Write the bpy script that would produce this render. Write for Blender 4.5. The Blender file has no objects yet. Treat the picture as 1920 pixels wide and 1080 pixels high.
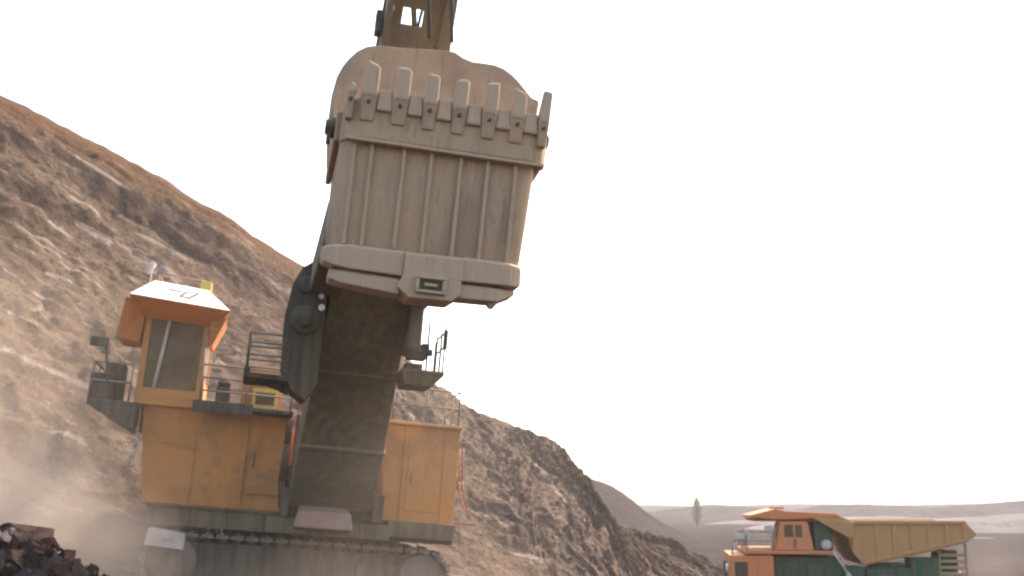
import bpy, bmesh, math, random
from mathutils import Vector, Matrix, Euler, noise
R = math.radians
scene = bpy.context.scene
COL = scene.collection

# ------------------------------------------------------------------ camera
cd = bpy.data.cameras.new("camera"); cam = bpy.data.objects.new("camera", cd); COL.objects.link(cam)
cd.sensor_width = 36.0
cd.lens = 36.0 * 2059.0 / 1920.0
cd.clip_start = 0.1; cd.clip_end = 20000
cam.location = (0, 0, 0)
cam.rotation_euler = (R(90) + math.atan(410 / 2059.0), 0, 0)
scene.camera = cam

# ------------------------------------------------------------------ sky, sun, exposure
SUN_EL, SUN_AZ = R(43), R(33)          # azimuth clockwise from +Y
world = bpy.data.worlds.new("World"); scene.world = world; world.use_nodes = True
wn = world.node_tree; bg = wn.nodes["Background"]
sky = wn.nodes.new("ShaderNodeTexSky"); sky.sky_type = 'NISHITA'; sky.sun_disc = False
sky.sun_elevation = SUN_EL; sky.sun_rotation = SUN_AZ
sky.air_density = 1.0; sky.dust_density = 4.0; sky.ozone_density = 1.0; sky.altitude = 200
wn.links.new(sky.outputs[0], bg.inputs[0]); bg.inputs[1].default_value = 0.15
sl = bpy.data.lights.new("sun", 'SUN'); sun = bpy.data.objects.new("sun", sl); COL.objects.link(sun)
sl.energy = 2.0; sl.angle = R(0.6); sl.color = (1.0, 0.94, 0.86)
sd = Vector((math.sin(SUN_AZ) * math.cos(SUN_EL), math.cos(SUN_AZ) * math.cos(SUN_EL), math.sin(SUN_EL)))
sun.rotation_euler = sd.to_track_quat('Z', 'Y').to_euler()
vs = scene.view_settings
vs.view_transform = 'Standard'; vs.look = 'None'; vs.exposure = 1.9; vs.gamma = 1.0
try: vs.use_curve_mapping = False
except Exception: pass
cy = scene.cycles
cy.max_bounces = 8; cy.diffuse_bounces = 4; cy.volume_bounces = 1
cy.volume_step_rate = 1.5; cy.volume_max_steps = 128
cy.filter_width = 2.4                   # the photograph is a soft video frame

# ------------------------------------------------------------------ materials
def nt(name):
    m = bpy.data.materials.new(name); m.use_nodes = True
    t = m.node_tree; b = t.nodes["Principled BSDF"]
    return m, t, b
def node(t, typ, **kw):
    n = t.nodes.new(typ)
    for k, v in kw.items():
        if k.startswith("i_"):
            key = k[2:]; key = int(key) if key.isdigit() else key.replace("_", " ")
            n.inputs[key].default_value = v
        else: setattr(n, k, v)
    return n
def ramp(t, src, stops):
    r = t.nodes.new("ShaderNodeValToRGB"); e = r.color_ramp.elements
    while len(e) < len(stops): e.new(0.5)
    for el, (p, c) in zip(e, stops):
        el.position = p; el.color = (*c, 1) if len(c) == 3 else c
    t.links.new(src, r.inputs[0]); return r
def g(v): return (v, v, v)
def mixc(t, fac, a, b):
    m = t.nodes.new("ShaderNodeMix"); m.data_type = 'RGBA'
    if isinstance(fac, float): m.inputs[0].default_value = fac
    else: t.links.new(fac, m.inputs[0])
    for i, v in ((6, a), (7, b)):
        if isinstance(v, tuple): m.inputs[i].default_value = (*v, 1)
        else: t.links.new(v, m.inputs[i])
    return m.outputs[2]

def painted(name, col, dust=(0.33, 0.26, 0.19), amount=0.45, rough=0.55, scale=1.2, worn=(0.16, 0.12, 0.09), metal=0.0, up=0.35, bumps=0.02, scratch=0.0, blotch=0.0):
    """paint under settled dust, scuffs and run-down streaks"""
    m, t, b = nt(name)
    tc = node(t, "ShaderNodeTexCoord")
    n1 = node(t, "ShaderNodeTexNoise", i_Scale=scale, i_Detail=7.0, i_Roughness=0.65)
    t.links.new(tc.outputs["Object"], n1.inputs["Vector"])
    mp = node(t, "ShaderNodeMapping"); mp.inputs["Scale"].default_value = (3.2, 3.2, 0.35)
    t.links.new(tc.outputs["Object"], mp.inputs[0])
    n2 = node(t, "ShaderNodeTexNoise", i_Scale=1.6, i_Detail=5.0, i_Roughness=0.6)
    t.links.new(mp.outputs[0], n2.inputs["Vector"])
    n3 = node(t, "ShaderNodeTexNoise", i_Scale=9.0 * scale, i_Detail=6.0, i_Roughness=0.75)
    t.links.new(tc.outputs["Object"], n3.inputs["Vector"])
    base = mixc(t, ramp(t, n3.outputs[0], [(0.60, g(0)), (0.72, g(0.8))]).outputs[0], col, worn)
    f = node(t, "ShaderNodeMath", operation='MULTIPLY_ADD'); t.links.new(n1.outputs[0], f.inputs[0]); f.inputs[1].default_value = 0.5
    t.links.new(n2.outputs[0], f.inputs[2])
    geo = node(t, "ShaderNodeNewGeometry"); sx = node(t, "ShaderNodeSeparateXYZ"); t.links.new(geo.outputs["Normal"], sx.inputs[0])
    upm = node(t, "ShaderNodeMath", operation='MULTIPLY_ADD', use_clamp=False); t.links.new(sx.outputs[2], upm.inputs[0]); upm.inputs[1].default_value = up
    t.links.new(f.outputs[0], upm.inputs[2])
    lo = 1.0 - amount
    fac = ramp(t, upm.outputs[0], [(max(0.0, lo - 0.22), g(0.08)), (min(1.0, lo + 0.28), g(0.92))])
    c = mixc(t, fac.outputs[0], base, dust)
    if scratch:
        mq = node(t, "ShaderNodeMapping"); mq.inputs["Scale"].default_value = (14, 14, 0.9); mq.inputs["Rotation"].default_value = (0, 0.12, 0); t.links.new(tc.outputs["Object"], mq.inputs[0])
        n5 = node(t, "ShaderNodeTexNoise", i_Scale=1.0, i_Detail=4.0, i_Roughness=0.7, i_Distortion=0.4); t.links.new(mq.outputs[0], n5.inputs["Vector"])
        c = mixc(t, ramp(t, n5.outputs[0], [(0.60, g(0)), (0.68, g(scratch))]).outputs[0], c, (0.10, 0.066, 0.042))
        c = mixc(t, ramp(t, n5.outputs[0], [(0.30, g(scratch)), (0.38, g(0))]).outputs[0], c, (0.60, 0.44, 0.30))
    if blotch:
        n6 = node(t, "ShaderNodeTexNoise", i_Scale=0.55, i_Detail=5.0, i_Roughness=0.65, i_Distortion=0.8); t.links.new(tc.outputs["Object"], n6.inputs["Vector"])
        c = mixc(t, ramp(t, n6.outputs[0], [(0.48, g(0)), (0.64, g(blotch))]).outputs[0], c, worn)
    t.links.new(c, b.inputs["Base Color"])
    rr = ramp(t, fac.outputs[0], [(0.0, g(rough)), (1.0, g(0.95))]); t.links.new(rr.outputs[0], b.inputs["Roughness"])
    b.inputs["Metallic"].default_value = metal
    b.inputs["Specular IOR Level"].default_value = 0.12 if max(col) < 0.15 else 0.25
    bp = node(t, "ShaderNodeBump", i_Strength=0.5, i_Distance=bumps); t.links.new(n3.outputs[0], bp.inputs["Height"])
    t.links.new(bp.outputs[0], b.inputs["Normal"])
    return m

M = {}
M['orange'] = painted("orange_paint", (0.72, 0.22, 0.03), amount=0.38, scale=0.7, dust=(0.50, 0.235, 0.075), worn=(0.22, 0.12, 0.06), scratch=0.22, blotch=0.55)
M['orange2'] = painted("truck_paint", (0.78, 0.19, 0.045), amount=0.28, scale=0.6, dust=(0.52, 0.26, 0.12), blotch=0.4)
M['bed'] = painted("dump_body_paint", (0.58, 0.17, 0.05), amount=0.50, scale=0.35, dust=(0.48, 0.265, 0.105))
M['dipper'] = painted("dusty_dipper_steel", (0.17, 0.112, 0.068), amount=0.58, rough=0.5, scale=0.8, dust=(0.49, 0.308, 0.17), up=0.2, scratch=0.45, blotch=0.35)
M['dipper_pale'] = painted("scoured_steel", (0.30, 0.20, 0.13), amount=0.55, rough=0.4, scale=1.5, dust=(0.49, 0.318, 0.185), up=0.1, scratch=0.35)
M['boom'] = painted("boom_paint", (0.115, 0.09, 0.05), amount=0.36, scale=0.45, dust=(0.23, 0.172, 0.10), up=0.35)
M['boomtop'] = painted("boom_point_paint", (0.17, 0.135, 0.075), amount=0.55, scale=0.7, dust=(0.28, 0.22, 0.135), up=0.2)
M['dark'] = painted("grimy_dark_steel", (0.045, 0.037, 0.022), amount=0.22, scale=1.4, dust=(0.16, 0.118, 0.07))
M['frame'] = painted("frame_paint", (0.09, 0.072, 0.032), amount=0.36, scale=0.7, dust=(0.22, 0.16, 0.09))
M['track'] = painted("track_steel", (0.07, 0.055, 0.045), amount=0.42, scale=1.2, dust=(0.30, 0.22, 0.16), metal=0.2)
M['rust'] = painted("rusty_paint", (0.36, 0.10, 0.06), amount=0.40, scale=1.4, dust=(0.32, 0.22, 0.16))
M['green'] = painted("green_paint", (0.018, 0.085, 0.035), amount=0.22, scale=0.9, dust=(0.14, 0.12, 0.07))
M['white'] = painted("pale_paint", (0.70, 0.62, 0.55), amount=0.35, scale=1.2, rough=0.4, dust=(0.5, 0.38, 0.29), worn=(0.45, 0.36, 0.27))
M['visor'] = painted("pale_visor_paint", (0.80, 0.74, 0.60), amount=0.12, scale=1.0, rough=0.3, dust=(0.55, 0.45, 0.3), worn=(0.6, 0.5, 0.35), up=0.0)
M['mark'] = painted("dark_marking", (0.05, 0.06, 0.10), amount=0.1, up=0.0)
M['yellow'] = painted("yellow_paint", (0.75, 0.50, 0.05), amount=0.3, scale=1.2, dust=(0.45, 0.33, 0.18))
M['rubber'] = painted("tyre_rubber", (0.03, 0.03, 0.03), amount=0.45, scale=1.2, dust=(0.24, 0.19, 0.14), rough=0.9)
M['rope'] = painted("wire_rope", (0.05, 0.05, 0.05), amount=0.3, rough=0.5)
M['rail'] = painted("rail_steel", (0.10, 0.085, 0.065), amount=0.4, dust=(0.32, 0.25, 0.18))
def glass(name, col):
    m, t, b = nt(name)
    n = node(t, "ShaderNodeTexNoise", i_Scale=1.3, i_Detail=5.0)
    tc = node(t, "ShaderNodeTexCoord"); t.links.new(tc.outputs["Object"], n.inputs["Vector"])
    t.links.new(mixc(t, ramp(t, n.outputs[0], [(0.4, g(0)), (0.7, g(0.8))]).outputs[0], col, (0.22, 0.15, 0.08)), b.inputs["Base Color"])
    b.inputs['Specular IOR Level'].default_value = 0.1
    t.links.new(ramp(t, n.outputs[0], [(0.35, g(0.3)), (0.7, g(0.75))]).outputs[0], b.inputs["Roughness"])
    return m
M['glass'] = glass("dusty_glass_painted_reflection", (0.12, 0.072, 0.028))  # brown base paints in the ground's reflection; a dust film mottles it
m, t, b = nt("lamp_lens"); b.inputs["Base Color"].default_value = (0.8, 0.78, 0.72, 1); b.inputs["Roughness"].default_value = 0.15; M['lens'] = m

def soil(name, cols, scale=0.35, streak=None, bump=0.25):
    """earth: broad tonal patches, fine grit and stones"""
    m, t, b = nt(name)
    tc = node(t, "ShaderNodeTexCoord"); src = tc.outputs["Object"]
    n1 = node(t, "ShaderNodeTexNoise", i_Scale=scale * 0.35, i_Detail=6.0, i_Roughness=0.6); t.links.new(src, n1.inputs["Vector"])
    n2 = node(t, "ShaderNodeTexNoise", i_Scale=scale * 5, i_Detail=8.0, i_Roughness=0.75); t.links.new(src, n2.inputs["Vector"])
    r1 = ramp(t, n1.outputs[0], [(0.33, cols[0]), (0.5, cols[1]), (0.66, cols[2])])
    out = mixc(t, ramp(t, n2.outputs[0], [(0.38, g(0)), (0.66, g(0.62))]).outputs[0], r1.outputs[0], cols[3])
    if streak:      # sunlit highlights painted as pale streaks, dark between; along ridge left, down gullies right
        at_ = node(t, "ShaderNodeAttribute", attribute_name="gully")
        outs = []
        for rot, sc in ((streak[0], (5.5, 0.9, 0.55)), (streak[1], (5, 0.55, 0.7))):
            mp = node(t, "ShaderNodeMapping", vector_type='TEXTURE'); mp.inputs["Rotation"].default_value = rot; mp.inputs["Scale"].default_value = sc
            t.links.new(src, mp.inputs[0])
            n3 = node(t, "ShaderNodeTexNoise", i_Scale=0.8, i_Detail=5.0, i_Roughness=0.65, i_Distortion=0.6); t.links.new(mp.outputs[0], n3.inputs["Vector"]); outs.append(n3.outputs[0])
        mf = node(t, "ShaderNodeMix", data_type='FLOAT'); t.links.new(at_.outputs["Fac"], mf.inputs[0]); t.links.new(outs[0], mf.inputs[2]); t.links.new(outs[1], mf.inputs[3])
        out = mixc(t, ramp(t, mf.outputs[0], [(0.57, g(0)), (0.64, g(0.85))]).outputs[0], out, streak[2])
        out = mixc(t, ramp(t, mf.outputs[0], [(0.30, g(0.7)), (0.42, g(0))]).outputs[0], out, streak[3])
    if streak:
        ct = node(t, "ShaderNodeAttribute", attribute_name="crest")
        out = mixc(t, ct.outputs["Fac"], out, (0.21, 0.108, 0.055))
    t.links.new(out, b.inputs["Base Color"]); b.inputs["Roughness"].default_value = 0.97
    b.inputs["Specular IOR Level"].default_value = 0.0
    v = node(t, "ShaderNodeTexVoronoi", i_Scale=scale * 9); t.links.new(src, v.inputs["Vector"])
    v2 = node(t, "ShaderNodeTexVoronoi", i_Scale=scale * 3.2); t.links.new(src, v2.inputs["Vector"])
    n4 = node(t, "ShaderNodeTexNoise", i_Scale=scale * 2.2, i_Detail=9.0, i_Roughness=0.8); t.links.new(src, n4.inputs["Vector"])
    sv = node(t, "ShaderNodeMath", operation='MULTIPLY_ADD', i_1=-0.5); t.links.new(v2.outputs[0], sv.inputs[0]); t.links.new(n4.outputs[0], sv.inputs[2])
    bq = node(t, "ShaderNodeBump", i_Strength=1.0, i_Distance=bump * 2.2); t.links.new(sv.outputs[0], bq.inputs["Height"])
    ad = node(t, "ShaderNodeMath", operation='ADD'); t.links.new(n2.outputs[0], ad.inputs[0])
    iv = node(t, "ShaderNodeMath", operation='MULTIPLY', i_1=-0.35); t.links.new(v.outputs[0], iv.inputs[0]); t.links.new(iv.outputs[0], ad.inputs[1])
    bp = node(t, "ShaderNodeBump", i_Strength=0.9, i_Distance=bump); t.links.new(ad.outputs[0], bp.inputs["Height"]); t.links.new(bq.outputs[0], bp.inputs["Normal"]); t.links.new(bp.outputs[0], b.inputs["Normal"])
    return m
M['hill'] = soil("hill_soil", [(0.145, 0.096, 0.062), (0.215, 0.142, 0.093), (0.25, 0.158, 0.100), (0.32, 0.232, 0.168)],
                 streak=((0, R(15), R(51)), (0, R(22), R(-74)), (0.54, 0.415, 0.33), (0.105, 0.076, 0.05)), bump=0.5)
M['hill2'] = soil("spoil_soil", [(0.06, 0.044, 0.039), (0.08, 0.06, 0.052), (0.095, 0.072, 0.062), (0.11, 0.087, 0.075)], scale=0.15, bump=0.5)
M['ground'] = soil("pit_floor", [(0.036, 0.028, 0.025), (0.046, 0.036, 0.032), (0.06, 0.047, 0.041), (0.08, 0.064, 0.056)], scale=0.3, bump=0.12)
M['rock'] = soil("rock", [(0.06, 0.034, 0.025), (0.09, 0.052, 0.038), (0.13, 0.074, 0.052), (0.17, 0.112, 0.083)], scale=1.5, bump=0.05)
M['rockpale'] = soil("pale_rock", [(0.16, 0.12, 0.10), (0.20, 0.15, 0.125), (0.26, 0.20, 0.165), (0.32, 0.25, 0.21)], scale=1.5, bump=0.05)
M['pale'] = soil("pale_spoil", [(0.14, 0.115, 0.10), (0.18, 0.15, 0.13), (0.22, 0.185, 0.16), (0.26, 0.22, 0.19)], scale=0.1, bump=0.3)
M['leaf'] = soil("leaves", [(0.10, 0.10, 0.075), (0.12, 0.12, 0.09), (0.14, 0.135, 0.10), (0.15, 0.15, 0.11)], scale=1, bump=0.02)  # distance haze is put into the greyed leaf colour
M['bark'] = soil("bark", [(0.10, 0.08, 0.06), (0.12, 0.10, 0.08), (0.14, 0.11, 0.09), (0.16, 0.13, 0.1)], scale=2, bump=0.05)

# ------------------------------------------------------------------ mesh helpers
class MB:
    def __init__(s): s.v = []; s.f = []; s.s = []
    def add(s, vs, fs, smooth=False):
        o = len(s.v); s.v += [tuple(p) for p in vs]
        s.f += [tuple(i + o for i in f) for f in fs]; s.s += [smooth] * len(fs); return s
    def hexa(s, p):   # 8 points: bottom ring 0-3, top ring 4-7
        return s.add(p, [(3, 2, 1, 0), (4, 5, 6, 7), (0, 1, 5, 4), (1, 2, 6, 5), (2, 3, 7, 6), (3, 0, 4, 7)])
    def box(s, x0, x1, y0, y1, z0, z1):
        return s.hexa([(x0, y0, z0), (x1, y0, z0), (x1, y1, z0), (x0, y1, z0), (x0, y0, z1), (x1, y0, z1), (x1, y1, z1), (x0, y1, z1)])
    def loft(s, rings, cap=True, smooth=False, closed=True):
        n = len(rings[0]); vs = [p for r in rings for p in r]; fs = []
        for k in range(len(rings) - 1):
            for i in range(n if closed else n - 1):
                j = (i + 1) % n; fs.append((k * n + i, k * n + j, (k + 1) * n + j, (k + 1) * n + i))
        s.add(vs, fs, smooth)
        if cap:
            o = len(s.v) - len(vs)
            s.f += [tuple(o + i for i in range(n))[::-1], tuple(o + (len(rings) - 1) * n + i for i in range(n))]; s.s += [False, False]
        return s
    def prism(s, poly, d):   # polygon of 3d points pushed along d
        d = Vector(d); return s.loft([poly, [tuple(Vector(p) + d) for p in poly]])
    def tube(s, a, b, r, r2=None, n=10):
        a = Vector(a); b = Vector(b); r2 = r if r2 is None else r2; d = (b - a).normalized()
        u = d.orthogonal().normalized(); w = d.cross(u)
        ring = lambda c, q: [tuple(c + (u * math.cos(2 * math.pi * i / n) + w * math.sin(2 * math.pi * i / n)) * q) for i in range(n)]
        return s.loft([ring(a, r), ring(b, r2)], smooth=True)
    def path(s, pts, r, n=8):
        for a, b in zip(pts, pts[1:]): s.tube(a, b, r, n=n)
        return s
    def lathe(s, c, axis, prof, n=28):   # prof: (along, radius)
        c = Vector(c); d = Vector(axis).normalized(); u = d.orthogonal().normalized(); w = d.cross(u)
        return s.loft([[tuple(c + d * h + (u * math.cos(2 * math.pi * i / n) + w * math.sin(2 * math.pi * i / n)) * q) for i in range(n)] for h, q in prof], smooth=True)
    def build(s, name, mat, parent=None, bevel=0.0, loc=None):
        me = bpy.data.meshes.new(name); me.from_pydata(s.v, [], s.f); me.update()
        bm = bmesh.new(); bm.from_mesh(me); bmesh.ops.recalc_face_normals(bm, faces=bm.faces); bm.to_mesh(me); bm.free()
        for p, q in zip(me.polygons, s.s): p.use_smooth = q
        me.materials.append(M[mat] if isinstance(mat, str) else mat)
        o = bpy.data.objects.new(name, me); COL.objects.link(o)
        if loc: o.location = loc
        if parent: o.parent = parent
        if bevel:
            md = o.modifiers.new("bevel", 'BEVEL'); md.width = bevel; md.segments = 2; md.limit_method = 'ANGLE'; md.angle_limit = R(40)
        if any(s.s) and not all(s.s):
            pass
        return o
def tag(o, label=None, cat=None, group=None, kind=None):
    for k, v in (("label", label), ("category", cat), ("group", group), ("kind", kind)):
        if v: o[k] = v
    return o
def empty(name, loc, rot=(0, 0, 0)):
    o = bpy.data.objects.new(name, None); COL.objects.link(o); o.location = loc; o.rotation_euler = rot; o.empty_display_size = 0.5; return o
def copy(o, parent=None, loc=None, rot=None, name=None):
    c = o.copy(); COL.objects.link(c)
    if parent: c.parent = parent
    if loc is not None: c.location = loc
    if rot is not None: c.rotation_euler = rot
    return c
def smooth01(a, b, x):
    t = min(1.0, max(0.0, (x - a) / (b - a))); return t * t * (3 - 2 * t)
def lerp(a, b, t): return a + (b - a) * t
def fbm(p, oct=4, h=0.55):
    v = 0; a = 1; p = Vector(p)
    for _ in range(oct): v += a * noise.noise(p); p = p * 2.03 + Vector((7.1, 3.3, 1.7)); a *= h
    return v
def ridged(p, oct=4):
    v = 0; a = 1; p = Vector(p)
    for _ in range(oct): v += a * (1 - 2 * abs(noise.noise(p))); p = p * 2.05 + Vector((3.1, 9.2, 4.4)); a *= 0.5
    return v
def sheet(name, fn, nu, nv, mat, smooth=True):
    vs = [fn(i / nu, j / nv) for j in range(nv + 1) for i in range(nu + 1)]
    fs = [(j * (nu + 1) + i, j * (nu + 1) + i + 1, (j + 1) * (nu + 1) + i + 1, (j + 1) * (nu + 1) + i) for j in range(nv) for i in range(nu)]
    mb = MB(); mb.add(vs, fs, smooth); return mb

# ------------------------------------------------------------------ the ground
SHOVEL_LOC = Vector((-6.405, 33.04, -2.733)); SHOVEL_ROT = Euler((0, R(4.38), R(13.2)), 'XYZ')
SMAT = SHOVEL_ROT.to_matrix(); SN = SMAT @ Vector((0, 0, 1))
def ground_h(x, y):
    xx = max(-22.0, min(5.0, x))
    p = -2.733 - (SN.x * (xx + 6.405) + SN.y * (max(22, min(y, 46)) - 33.04)) / SN.z
    low = -6.3 + 0.25 * fbm((x * 0.05, y * 0.05, 3), 3)
    w = max(smooth01(4, 11, x), smooth01(44, 60, y))
    h = lerp(p, low, w)
    d = math.hypot(x, y - 1.0)
    h = lerp(-1.68, h, smooth01(5, 20, d))
    near = math.exp(-((x + 6.4) ** 2 / 60 + (y - 35) ** 2 / 60))
    h += (0.10 * fbm((x * 0.5, y * 0.5, 0), 4) - 0.08) * (1 - near) * smooth01(1500, 300, d) + 0.5 * fbm((x * 0.012, y * 0.012, 5), 3) * smooth01(60, 250, d)
    # talus heaped in the corner left of the crawler, in front of the slope
    h += 1.7 * math.exp(-(((x + 10.4) / 2.3) ** 2 + ((y - 23.5) / 2.4) ** 2)) * (1 + 0.25 * fbm((x, y, 2), 3))
    return h
def sinh_map(t, c, near, far):      # -1..1 -> stretched
    k = math.asinh(far / near); return c + near * math.sinh(k * t)
gb = sheet("ground", lambda u, v: (lambda x, y: (x, y, ground_h(x, y)))(sinh_map(2 * u - 1, -2, 9, 9000), sinh_map(2 * v - 1, 34, 9, 9000)), 260, 260, 'ground')
tag(gb.build("ground", 'ground'), kind='structure')

# ------------------------------------------------------------------ the cut hillside behind the shovel
HR = [(-75, 40, 33), (-48, 52, 29.5), (-30.6, 62, 24.0), (-23.4, 70, 21.5), (-15.9, 80, 17.75), (-11.5, 88, 14.6), (-7.4, 95, 11.1), (-4.4, 100, 9.0), (-0.2, 108, 7.6), (4.4, 115, 6.5), (5.9, 118, 3.6), (6.9, 112, 0.4), (8.6, 108, -1.2), (12.0, 104, -2.4), (14.6, 100, -3.6), (17.2, 94, -5.6), (21, 92, -7.8)]
HF = [(-34, 6, -1), (-22, 16, -1.5), (-16.5, 25, -2.0), (-12.5, 37, -3.0), (-4, 52, -4.0), (-0.5, 57, -4.6), (3, 62, -5.4), (5, 65, -5.9), (8.5, 70, -6.6), (9.5, 70.5, -6.8), (10.5, 71, -7), (12, 72, -7), (13.5, 74, -7.2), (15.5, 76, -7.4), (18, 79, -7.5), (21.5, 82, -7.6), (26, 84, -7.8)]
def poly_at(P, u):
    k = u * (len(P) - 1); i = min(int(k), len(P) - 2); t = k - i
    p0 = Vector(P[max(i - 1, 0)]); p1 = Vector(P[i]); p2 = Vector(P[i + 1]); p3 = Vector(P[min(i + 2, len(P) - 1)])
    c = 0.5 * (2 * p1 + (p2 - p0) * t + (2 * p0 - 5 * p1 + 4 * p2 - p3) * t * t + (3 * p1 - p0 - 3 * p2 + p3) * t ** 3)
    return c.lerp(p1.lerp(p2, t), 0.5)
def hill_pt(u, v):
    r = poly_at(HR, u); f = poly_at(HF, u)
    vv = v / 0.86
    if vv <= 1:
        s = vv
        p = f.lerp(r, s); prof = s ** 1.12
        p.z = f.z + (r.z - f.z) * prof
        down = (f - r); down.z = 0; down.normalize()
        nrm = (down * 0.62 + Vector((0, 0, 0.78)))
        w = math.sin(math.pi * min(1, s)) ** 0.6
        right = smooth01(0.33, 0.50, u)
        L = u * 150
        # strata-parallel ledges on the left, gullies running down the slope on the right
        wp_ = 0.7 * fbm((L * 0.05, s * 2, 1), 3)
        strata = (ridged((L * 0.022, s * 8 + wp_, 0.3), 5) * 0.75 + 0.45 * ridged((L * 0.05, s * 19 + 1.6 * wp_, 2.3), 4)) * (0.3 + 1.3 * max(0, 0.45 + fbm((L * 0.03, s * 2.5, 3), 3)))
        gw = 1.6 * fbm((L * 0.05, s * 1.8, 4), 3) + s * 1.6
        gul = ridged((L * 0.17 + gw, s * 0.9, 1.7), 3) * (0.75 - 0.3 * s) + 1.0 * ridged((L * 0.47 + 2 * gw, s * 1.5, 5.7), 4) + 0.42 * ridged((L * 1.15 + 4 * gw, s * 3.0, 8.7), 3)
        kk = s * 13 + 1.3 * fbm((L * 0.03, s * 1.5, 8), 4); fr_ = kk - math.floor(kk)
        terr = (math.floor(kk) + smooth01(0.5, 0.95, fr_) - kk) * (r.z - f.z) / 13 * max(0, min(1, 0.15 + 1.5 * fbm((L * 0.04, s * 3, 2), 3))) * (1 - 0.75 * right)
        amp = 1 - 0.6 * smooth01(0.52, 0.62, u)
        lump = fbm((L * 0.06, s * 3, 7), 3) * lerp(0.8, 0.45, right)
        grit = fbm((p.x * 0.9, p.y * 0.9, p.z * 0.9), 5, 0.7) * 0.26
        clod = (0.55 - noise.voronoi(Vector((p.x * 0.55, p.y * 0.55, p.z * 0.9)))[0][0]) * 0.6 + (0.5 - noise.voronoi(Vector((p.x * 1.5, p.y * 1.5, p.z * 2.0)))[0][0]) * 0.38
        d = lerp(strata, gul, right) + lump + grit + clod * (0.35 + 0.65 * max(0, min(1, 0.5 + 1.5 * fbm((L * 0.05, s * 4, 12), 3))))
        lw_ = 0.80 + 0.05 * fbm((L * 0.05, 1, 3), 3); ledge = 2.0 * smooth01(lw_ - 0.09, lw_, s) * smooth01(lw_ + 0.14, lw_, s) * max(0, min(1, 0.5 + 1.4 * fbm((L * 0.07, 4, 3), 3)))
        p.z += terr * w * 0.9
        p += nrm * (d * w * amp) + (down * 0.8 + Vector((0, 0, 0.35))) * ledge * 0.7 + Vector((0, 0, 1)) * 0.28 * fbm((L * 0.35, 2.2, 9), 4) * smooth01(0.5, 1, s)
    else:
        b = (r - f); b.z = 0; b.normalize(); k = (vv - 1) / 0.163
        p = r + b * (k * 60); p.z = r.z - k * 5 + 0.28 * fbm((u * 150 * 0.35, 2.2, 9), 4) * (1 - k) + 0.6 * fbm((p.x * 0.1, p.y * 0.1, 1), 3) * min(1, k * 4) - min(1, k * 4) * 0.5
    return tuple(p)
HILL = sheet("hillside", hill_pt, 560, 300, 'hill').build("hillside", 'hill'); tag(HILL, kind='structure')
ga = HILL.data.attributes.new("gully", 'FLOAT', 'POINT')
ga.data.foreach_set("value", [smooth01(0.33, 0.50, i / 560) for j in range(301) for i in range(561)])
gc = HILL.data.attributes.new("crest", 'FLOAT', 'POINT')
gc.data.foreach_set("value", [0.7 * smooth01(0.66, 0.80, j / 300 + 0.06 * fbm((i * 0.05, j * 0.05, 3), 3)) * (1 - smooth01(0.22, 0.36, i / 560)) for j in range(301) for i in range(561)])

# second, farther spoil hill that shows beyond the end of the cut
def mound(name, ridge, width, mat, seed, rough=1.0, nu=160, nv=40):
    def fn(u, v):
        r = poly_at(ridge, u); t = 2 * v - 1
        base = -8.5
        y = r.y + t * width; a = abs(t)
        prof = (1 - a ** 1.3) if a < 1 else 0
        z = base + (r.z - base) * max(0, prof)
        z += rough * (0.8 * ridged((r.x * 0.05, t * 1.2, seed), 4) - 0.6) * math.sin(math.pi * min(1, a)) + rough * 0.18 * fbm((r.x * 0.25, y * 0.1, seed), 4) * (1 - a)
        return (r.x + t * width * 0.15, y, z)
    return tag(sheet(name, fn, nu, nv, mat).build(name, mat), kind='structure')
mound("spoil_hill", [(-40, 190, 14), (-10, 192, 13), (4, 195, 11.8), (10.4, 198, 6.9), (13.2, 199, 5.3), (17.5, 201, 4.0), (20.0, 203, 2.6), (22.5, 206, 0.9), (25.5, 210, -1.2), (32, 214, -4.5), (44, 220, -8.2)], 60, 'hill2', 3.3)
mound("spoil_hill", [(20, 560, -5), (60, 560, -3.5), (100, 560, 1.0), (140, 560, -2), (150, 555, 0.2), (170, 550, 1.2), (185, 548, 0.6), (205, 540, -0.2), (225, 530, 1.6), (245, 520, 3.4), (280, 515, 4.6), (340, 500, 5.5), (420, 480, 6)], 70, 'hill2', 8.1, 1.3)
mound("spoil_hill", [(30, 900, -4), (80, 900, 0.4), (110, 905, 1.2), (160, 910, 0.3), (230, 900, 2.2), (300, 890, 1.2), (400, 870, 3.0), (520, 850, 4)], 110, 'hill2', 5.5, 1.5)
mound("spoil_hill", [(60, 330, -7.5), (75, 328, -5.0), (90, 322, -4.0), (105, 318, -2.6), (118, 310, -3.2), (140, 300, -1.6), (170, 290, -1.0)], 26, 'pale', 2.5, 0.8)
mound("spoil_hill", [(22, 66, -7.5), (26, 68, -5.4), (30, 69, -4.4), (34, 70, -3.9), (40, 72, -3.6), (50, 74, -3.2)], 5, 'ground', 1.5, 0.5)

mound("spoil_hill", [(48, 250, -7.4), (60, 252, -6.2), (80, 250, -5.6), (100, 245, -6.4), (112, 240, -7.4)], 9, 'pale', 4.4, 0.5)
mound("spoil_hill", [(70, 420, -6.5), (95, 420, -4.2), (130, 415, -3.6), (160, 410, -4.6), (190, 400, -3.2), (240, 390, -2.4)], 22, 'pale', 6.4, 0.7)
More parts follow.
